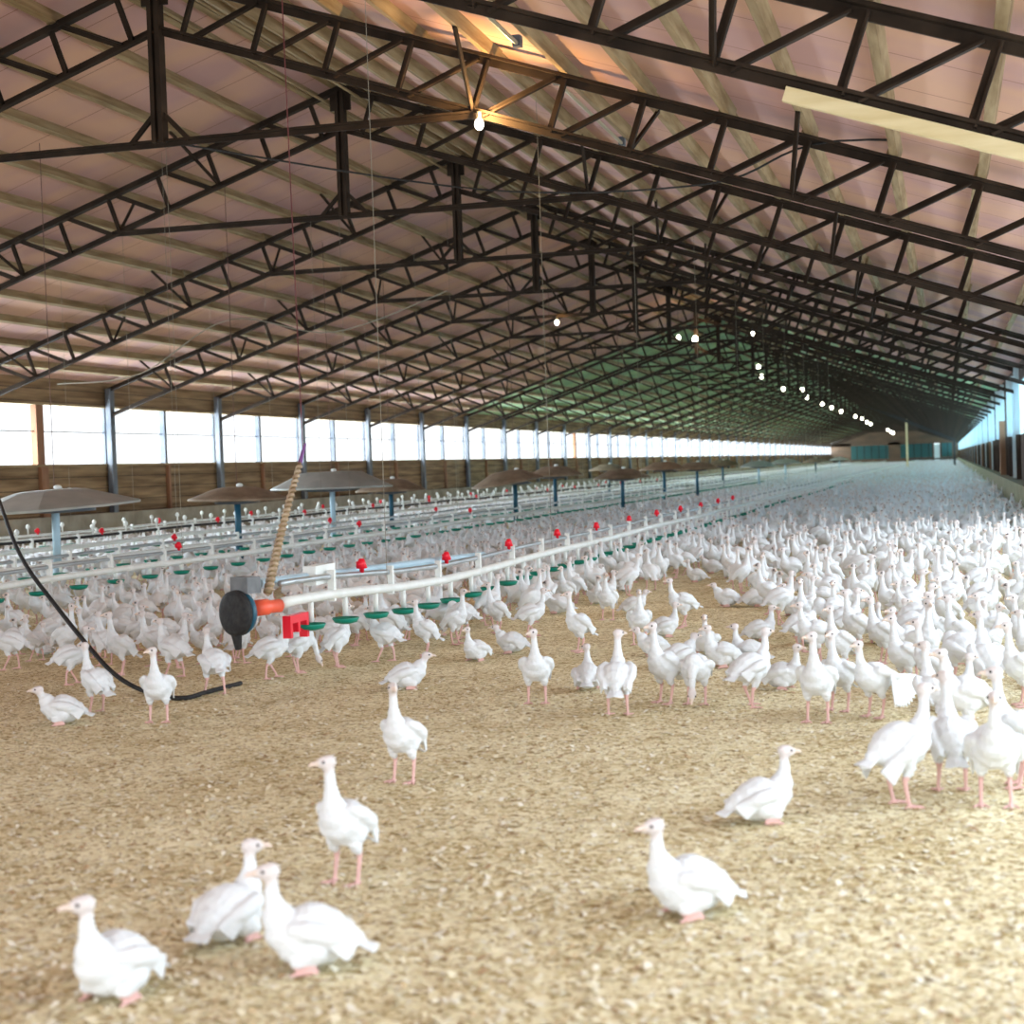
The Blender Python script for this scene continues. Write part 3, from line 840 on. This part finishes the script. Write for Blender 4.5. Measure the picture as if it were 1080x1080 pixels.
    def paint(m2, eyes):
        n = len(m2.vertices); co = np.zeros(n * 3); m2.vertices.foreach_get('co', co); co = co.reshape(-1, 3)
        col = np.tile(np.array([.73, .755, .78]), (n, 1))
        dh = np.linalg.norm(co - np.array(hc), axis=1)
        t = np.clip((.052 - dh) / .02, 0, 1)[:, None]
        col = col * (1 - t) + np.array([.68, .62, .61]) * t
        fwd = (co - np.array(hc)) @ np.array(hd)
        t = ((dh < .07) & (fwd > .030))[:, None]; col = np.where(t, np.array([.74, .62, .54]), col)
        best = np.full(n, 9.)
        for a, b, r_ in LP:
            a_, b_ = np.array(a), np.array(b); ab = b_ - a_
            tt = np.clip(((co - a_) @ ab) / (ab @ ab), 0, 1)
            best = np.minimum(best, np.linalg.norm(co - (a_ + tt[:, None] * ab), axis=1) - r_)
        lim = .05 if sit else .128
        t = ((best < .004) & (co[:, 2] < lim))[:, None]
        col = np.where(t, np.array([.72, .45, .42]), col)
        if eyes:
            s_ = np.cross(np.array(hd), [0, 0, 1]); 
            for q in (-1, 1):
                ec = np.array(hc) + np.array(hd) * .012 + s_ * q * .019 + np.array([0, 0, .004])
                col = np.where((np.linalg.norm(co - ec, axis=1) < .011)[:, None], np.array([.05, .04, .04]), col)
        a = m2.color_attributes.new('tint', 'FLOAT_COLOR', 'POINT')
        a.data.foreach_set('color', np.c_[col, np.ones(n)].ravel())
        if not m2.materials: m2.materials.append(feather)
        m2.polygons.foreach_set('use_smooth', [True] * len(m2.polygons))
        m2.name = 'turkey_poult'
    fine = evalm(vox, None, 3); paint(fine, False)
    mid = evalm(.010, .30, 1); paint(mid, True)
    low = evalm(.018, .22, 0); paint(low, False)
    bpy.data.objects.remove(o)
    return dict(fine=fine, mid=mid, low=low, hc=hc, hd=hd)

LIB = {}
for pose, heads in (('stand', (0, .7, -.7)), ('walk', (0, .4)), ('sit', (0, .7, -.7)), ('sitlow', (0, .6)), ('feed', (0, .5)), ('droop', (0,)), ('fan', (0,)), ('sitturn', (-.7,))):
    for h in heads: LIB[(pose, h)] = build_poult(pose, h)
# beak and eye meshes, pointing along +X
mb = MB(); mb.tube([(0, 0, 0), (.010, 0, .001), (.020, 0, -.002), (.026, 0, -.006)], [.0095, .0085, .0055, .002], 10); beak_me = mb.mesh('beak', beak_m, True)
mb = MB(); mb.ball((0, 0, 0), .0058, 10, 6); eye_me = mb.mesh('eye', eye_m, True)

def place(x, y, pose, hd_deg, turn, sc, detail, label, group):
    keys = [k for k in LIB if k[0] == pose]
    t = R(turn)
    key = min(keys, key=lambda k: abs(k[1] - t))
    L = LIB[key]
    o = link('turkey_poult', L['fine'] if detail else L['mid'], None, (x, y, 0))
    o.rotation_euler.z = R(hd_deg + 14.75)
    o.scale = (sc, sc, sc * (.98 + .04 * random.random()))
    tag(o, label, 'turkey', group)
    if detail:
        H, D = L['hc'], L['hd']
        q = D.to_track_quat('X', 'Z')
        b = link('beak', beak_me, o, tuple(H + D * .040)); b.rotation_mode = 'QUATERNION'; b.rotation_quaternion = q
        s_ = D.cross(Vector((0, 0, 1))).normalized(); u_ = s_.cross(D)
        for k in (-1, 1): link('eye', eye_me, o, tuple(H + D * .014 + s_ * k * .0220 + u_ * .005))
    return o

FG = [
(-2.41, 4.39, 'sitturn', 243, -40, 1.05, 'sitting poult at the front left corner, bare wing stub sticking out, looking left'),
(-2.32, 4.98, 'sit', 60, -45, 1.0, 'sitting poult seen from behind, head turned right, middle of the front three'),
(-1.93, 4.74, 'sit', 192, 10, 1.05, 'sitting poult facing left with tail to the right, rightmost of front three'),
(-2.2, 5.76, 'stand', 240, -35, 1.0, 'lone poult standing upright behind the front three sitting birds'),
(-2.62, 7.69, 'stand', 245, 30, 1.0, 'upright poult with one foot lifted, just before a crouching bird'),
(-3.71, 11.01, 'sitlow', 5, 0, 1.0, 'crouching poult facing right, alone on open litter behind an upright bird'),
(-2.6, 10.34, 'stand', 265, -60, 1.0, 'thin long-legged poult standing legs apart in front of the pipe'),
(-2.4, 10.96, 'sit', 85, 40, .95, 'small sitting poult between two standing ones, head looking left'),
(-1.97, 9.83, 'stand', 80, -60, 1.05, 'tall poult standing with its back turned and head looking right'),
(-1.76, 10.34, 'stand', 215, 0, 1.05, 'tall poult with thin raised neck right of the one looking right'),
(-1.56, 10.31, 'feed', 255, 0, 1.0, 'poult bending its head down to the litter beside a tall one'),
(-1.21, 10.19, 'walk', 35, 10, 1.05, 'big poult striding away to the right with a sitting one behind it'),
(-1.1, 10.99, 'sit', 330, 0, .95, 'sitting poult tucked behind the big striding one'),
(-.76, 9.61, 'stand', 250, -30, 1.05, 'upright poult standing clear at the edge of the right flock, both legs visible'),
(-.66, 10.05, 'stand', 230, 20, 1.0, 'poult standing directly left of the one with the fanned wing'),
(-.44, 9.80, 'fan', 216, 0, 1.0, 'poult stretching one wing open like a fan'),
(-.24, 7.3, 'droop', 25, 0, 1.12, 'large poult facing right with tail out left, leftmost of the right foreground group'),
(-.02, 7.64, 'stand', 85, 60, 1.05, 'poult with its back turned, in the middle of the right foreground group'),
(.16, 7.35, 'droop', 255, 20, 1.1, 'poult with both wings drooping low in the right foreground group'),
(.28, 7.78, 'stand', 170, 0, 1.1, 'poult cut off by the edge of view beside the drooping-winged one'),
(.07, 8.99, 'walk', 190, 0, 1.05, 'poult facing left right behind the right foreground group'),
(-.11, 9.29, 'stand', 100, 50, 1.0, 'poult seen from behind standing between foreground group and the flock'),
(-.87, 5.48, 'sit', 200, 0, 1.05, 'sitting poult facing left alone on the bright litter in front'),
(-.8, 6.93, 'sit', 12, 0, 1.0, 'sitting poult facing right alone on the bright litter, farther of two'),
(-5.46, 9.4, 'sitlow', 195, 0, 1.0, 'crouching poult low on the litter left of the black cable'),
(-5.49, 9.88, 'stand', 150, 20, .95, 'poult standing behind the crouching one at the black cable'),
(-4.85, 9.5, 'stand', 270, -30, .98, 'pale poult standing foremost before the left flock, facing the camera'),
(-5.03, 10.72, 'walk', 120, 10, 1.0, 'poult walking away at the end of the black cable'),
(-4.98, 11.59, 'walk', 15, 0, 1.0, 'poult walking right just under the black motor'),
(-4.9, 11.92, 'feed', 30, 0, 1.0, 'poult with lowered head beside the black motor'),
(-4.7, 12.26, 'stand', 20, -20, 1.0, 'poult standing under the red bracket of the pipe'),
(-4.41, 12.62, 'walk', 150, 0, .98, 'poult walking under the first green cups of the near pipe'),
]
FG2 = [(-4.19, 13.0, 'stand', 190, 0, .95), (-3.66, 12.65, 'sit', 230, 0, .9), (-3.5, 13.16, 'sitlow', 170, 0, .95), (-4.03, 17.5, 'stand', 230, 0, .9), (-2.94, 13.2, 'stand', 200, 20, 1.0), (-2.54, 13.72, 'stand', 268, -20, .95), (-3.26, 15.93, 'stand', 255, 30, .95), (-4.06, 14.77, 'stand', 200, 0, .95), (-1.63, 12.16, 'sit', 190, 0, 1.0), (-1.46, 12.38, 'sit', 160, 20, .95), (-2.28, 12.9, 'sitlow', 180, 0, .9), (-1.95, 12.06, 'sitlow', 30, 0, 1.0), (-2.44, 14.31, 'sit', 10, 0, .95), (-3.12, 16.51, 'sitlow', 10, 0, .95), (-2.38, 15.11, 'walk', 200, 0, 1.0), (-1.88, 13.01, 'sit', 260, 20, 1.0), (-2.25, 17.23, 'sitlow', 185, 0, 1.0), (-1.98, 17.19, 'sit', 0, 0, .95), (-3.1, 20.83, 'sit', 180, 0, .9), (-1.57, 13.94, 'sit', 355, 0, .95), (-.96, 12.36, 'walk', 190, 0, 1.0), (-1.22, 14.21, 'stand', 250, -20, 1.0), (-.76, 11.71, 'stand', 215, 0, 1.0), (-.7, 12.94, 'stand', 185, 10, 1.0), (-.3, 10.94, 'stand', 200, -20, 1.0), (-.12, 10.5, 'stand', 160, 0, 1.0), (.01, 10.12, 'sit', 30, 0, 1.0), (.2, 10.64, 'stand', 95, 40, 1.05), (.4, 10.24, 'stand', 180, 0, 1.0), (-.49, 12.34, 'stand', 190, 0, 1.0), (-.3, 12.92, 'walk', 10, 0, 1.0), (.06, 12.32, 'stand', 175, 10, 1.0), (.31, 12.89, 'walk', 185, 0, 1.0), (-.49, 14.14, 'sit', 5, 0, 1.0), (-.03, 14.1, 'stand', 200, 0, 1.0), (.24, 14.61, 'walk', 0, 0, 1.0), (.5, 12.3, 'stand', 200, 0, 1.0), (-.81, 15.12, 'feed', 190, 0, 1.0), (-1.14, 15.59, 'walk', 170, 0, 1.0), (-1.46, 16.1, 'sit', 200, 0, 1.0), (-7.54, 12.2, 'walk', 180, 0, 1.0), (-7.3, 12.65, 'stand', 330, 0, 1.0), (-6.34, 11.84, 'stand', 200, 0, 1.0), (-5.8, 11.66, 'walk', 150, 10, 1.0), (-6.48, 11.28, 'walk', 20, 0, .95), (-5.66, 12.54, 'stand', 60, 0, 1.0), (-4.2, 13.84, 'stand', 340, 0, 1.0), (-4.75, 14.18, 'feed', 180, 0, 1.0), (-3.66, 14.41, 'walk', 10, 0, .95)]

taken = []
def free(x, y, d): 
    return all((x - a) ** 2 + (y - b) ** 2 > d * d for a, b in taken)
for b in FG:
    place(*b[:6], True, b[6], 'turkey poults in the foreground'); taken.append(b[:2])

POSEW = {'stand': 'standing upright', 'walk': 'walking', 'sit': 'sitting', 'sitlow': 'lying low', 'feed': 'pecking downward', 'droop': 'standing', 'fan': 'stretching'}
def facing(h):
    h = h % 360
    return 'facing right' if (h < 45 or h >= 315) else 'facing away' if h < 135 else 'facing left' if h < 225 else 'facing the camera'
def zone(x, y):
    if x < -9.3: return 'in the flock behind the second pipe'
    if x < -7.2: return 'in the flock beneath the second pipe'
    if x < -4.8: return 'between the first two pipe lines' if y > 13.5 else 'at the front rim of the left flock'
    if x < -3.9: return 'beneath the nearest pipe line'
    if x < -1.6: return 'just right of the nearest pipe' 
    return 'in the front rows of the right flock' if y < 14 else 'deeper in the crowded right flock'
def crowd_bird(x, y, pose, h, t, sc, detail):
    lab = f'white poult {POSEW[pose]} {facing(h)} {zone(x, y)}'
    place(x, y, pose, h, t, sc, detail, lab, lab.replace('white poult', 'poults'))
for b in FG2:
    crowd_bird(*b, True); taken.append(b[:2])

# crowd: world positions, denser behind and under the pipe lines
def front(x):
    if x < -9: return 13.6
    if x < -3.7: return np.interp(x, [-9, -8.4, -6.5, -5.4, -4.8, -3.7], [13.8, 13.1, 12.0, 12.6, 13.4, 15.0])
    return np.interp(x, [-3.7, -3.3, -2.0, -1.3, -.8, 1.9], [15.0, 22.0, 17.6, 13.0, 11.8, 9.0])
cy, cp = math.cos(yaw), math.sin(yaw)
HOODS = [(o.location.x, o.location.y) for o in COL.objects if o.name.startswith('brooder_hood')]
def dens(x, y):
    if y < front(x): return 0
    if x > XR - .45 or x < XL + .35: return 0
    for lx in (-9.35, -11.15, -13.2, -14.9):
        if -.12 < x - lx < .32: return 0
    for hx, hy in HOODS:
        if (x - hx) ** 2 + (y - hy) ** 2 < .16: return 0
    if x < -3.9: return .95
    if y < 24: return .5 if x < -1.3 else .72
    if y < 40: return .85
    return 1
cand = []
def poisson(ya, yb, dmin, want):
    cell = dmin / 1.415
    nx = int(22 / cell) + 3; grid = {}
    out = []
    for (a, b) in taken: grid.setdefault((int((a + 20) / cell), int(b / cell)), []).append((a, b))
    N = int((yb - ya) * 21 / (dmin * dmin) * want)
    xs = XL + (XR - XL) * rng.random(N); ys = ya + (yb - ya) * rng.random(N)
    us = rng.random(N)
    for x, y, u in zip(xs, ys, us):
        d = -x * math.sin(yaw) + y * math.cos(yaw); a = x * math.cos(yaw) + y * math.sin(yaw)
        if abs(a / d) > .345: continue
        if u > dens(x, y): continue
        i, j = int((x + 20) / cell), int(y / cell); ok = True
        for di in (-2, -1, 0, 1, 2):
            for dj in (-2, -1, 0, 1, 2):
                for (a, b) in grid.get((i + di, j + dj), ()):
                    if (a - x) ** 2 + (b - y) ** 2 < dmin * dmin: ok = False; break
                if not ok: break
            if not ok: break
        if ok: grid.setdefault((i, j), []).append((x, y)); out.append((x, y, d))
    return out
near = poisson(8.5, 34, .33, 3.2)
near.sort(key=lambda t: t[2])
poses = ['stand', 'stand', 'stand', 'walk', 'walk', 'walk', 'sit', 'sitlow', 'feed', 'droop', 'sit']
def rnd(x):
    p = random.choice(poses if x > -4 else poses[:7] + ['feed', 'feed', 'droop'])
    h = random.choice((0, 180, 180, 200, 20, -90, 90, random.uniform(0, 360))) + random.uniform(-25, 25)
    return p, h, random.choice((0, 0, 0, 40, -40)), random.uniform(.9, 1.08) * (.88 if x < -5 else 1)
NI = 300 - len(FG) - len(FG2)
for i, (x, y, d) in enumerate(near[:NI]):
    p, h, t, sc = rnd(x)
    crowd_bird(float(x), float(y), p, h, t, sc, i < 60)
rest = [(x, y, d, 'mid') for x, y, d in near[NI:]]
far1 = poisson(34, 75, .36, 2.2); rest += [(x, y, d, 'low' if y > 50 else 'mid') for x, y, d in far1]
far2 = poisson(75, 283, .50, 1.6); rest += [(x, y, d, 'low') for x, y, d in far2]
print('crowd', len(near), len(far1), len(far2))
def raw(me):
    n = len(me.vertices); co = np.zeros(n * 3); me.vertices.foreach_get('co', co)
    me.calc_loop_triangles(); t = np.zeros(len(me.loop_triangles) * 3, dtype=np.int64); me.loop_triangles.foreach_get('vertices', t)
    c = np.zeros(n * 4); me.color_attributes['tint'].data.foreach_get('color', c)
    return co.reshape(-1, 3), t.reshape(-1, 3), c.reshape(-1, 4)
RAW = {(k, q): raw(LIB[k][q]) for k in LIB for q in ('mid', 'low')}
V, T, C = [], [], []; off = 0
for x, y, d, q in rest:
    p, h, t, sc = rnd(x)
    keys = [k for k in LIB if k[0] == p]
    co, tr, c = RAW[(random.choice(keys), q)]
    a = R(h + 14.75); ca, sa = math.cos(a), math.sin(a)
    v = co * sc
    V.append(np.c_[v[:, 0] * ca - v[:, 1] * sa + x, v[:, 0] * sa + v[:, 1] * ca + y, v[:, 2]])
    T.append(tr + off); C.append(c); off += len(co)
V = np.concatenate(V); T = np.concatenate(T); C = np.concatenate(C)
print('stuff verts', len(V), 'tris', len(T))
me = bpy.data.meshes.new('turkey_flock')
me.vertices.add(len(V)); me.vertices.foreach_set('co', V.ravel())
me.loops.add(T.size); me.loops.foreach_set('vertex_index', T.ravel())
me.polygons.add(len(T)); me.polygons.foreach_set('loop_start', np.arange(len(T)) * 3)
me.update(calc_edges=True)
me.polygons.foreach_set('use_smooth', np.ones(len(T), dtype=bool))
a = me.color_attributes.new('tint', 'FLOAT_COLOR', 'POINT'); a.data.foreach_set('color', C.ravel())
me.materials.append(feather)
tag(link('turkey_flock', me), 'dense flock of white turkey poults filling the barn into the distance', 'turkey flock', kind='stuff')
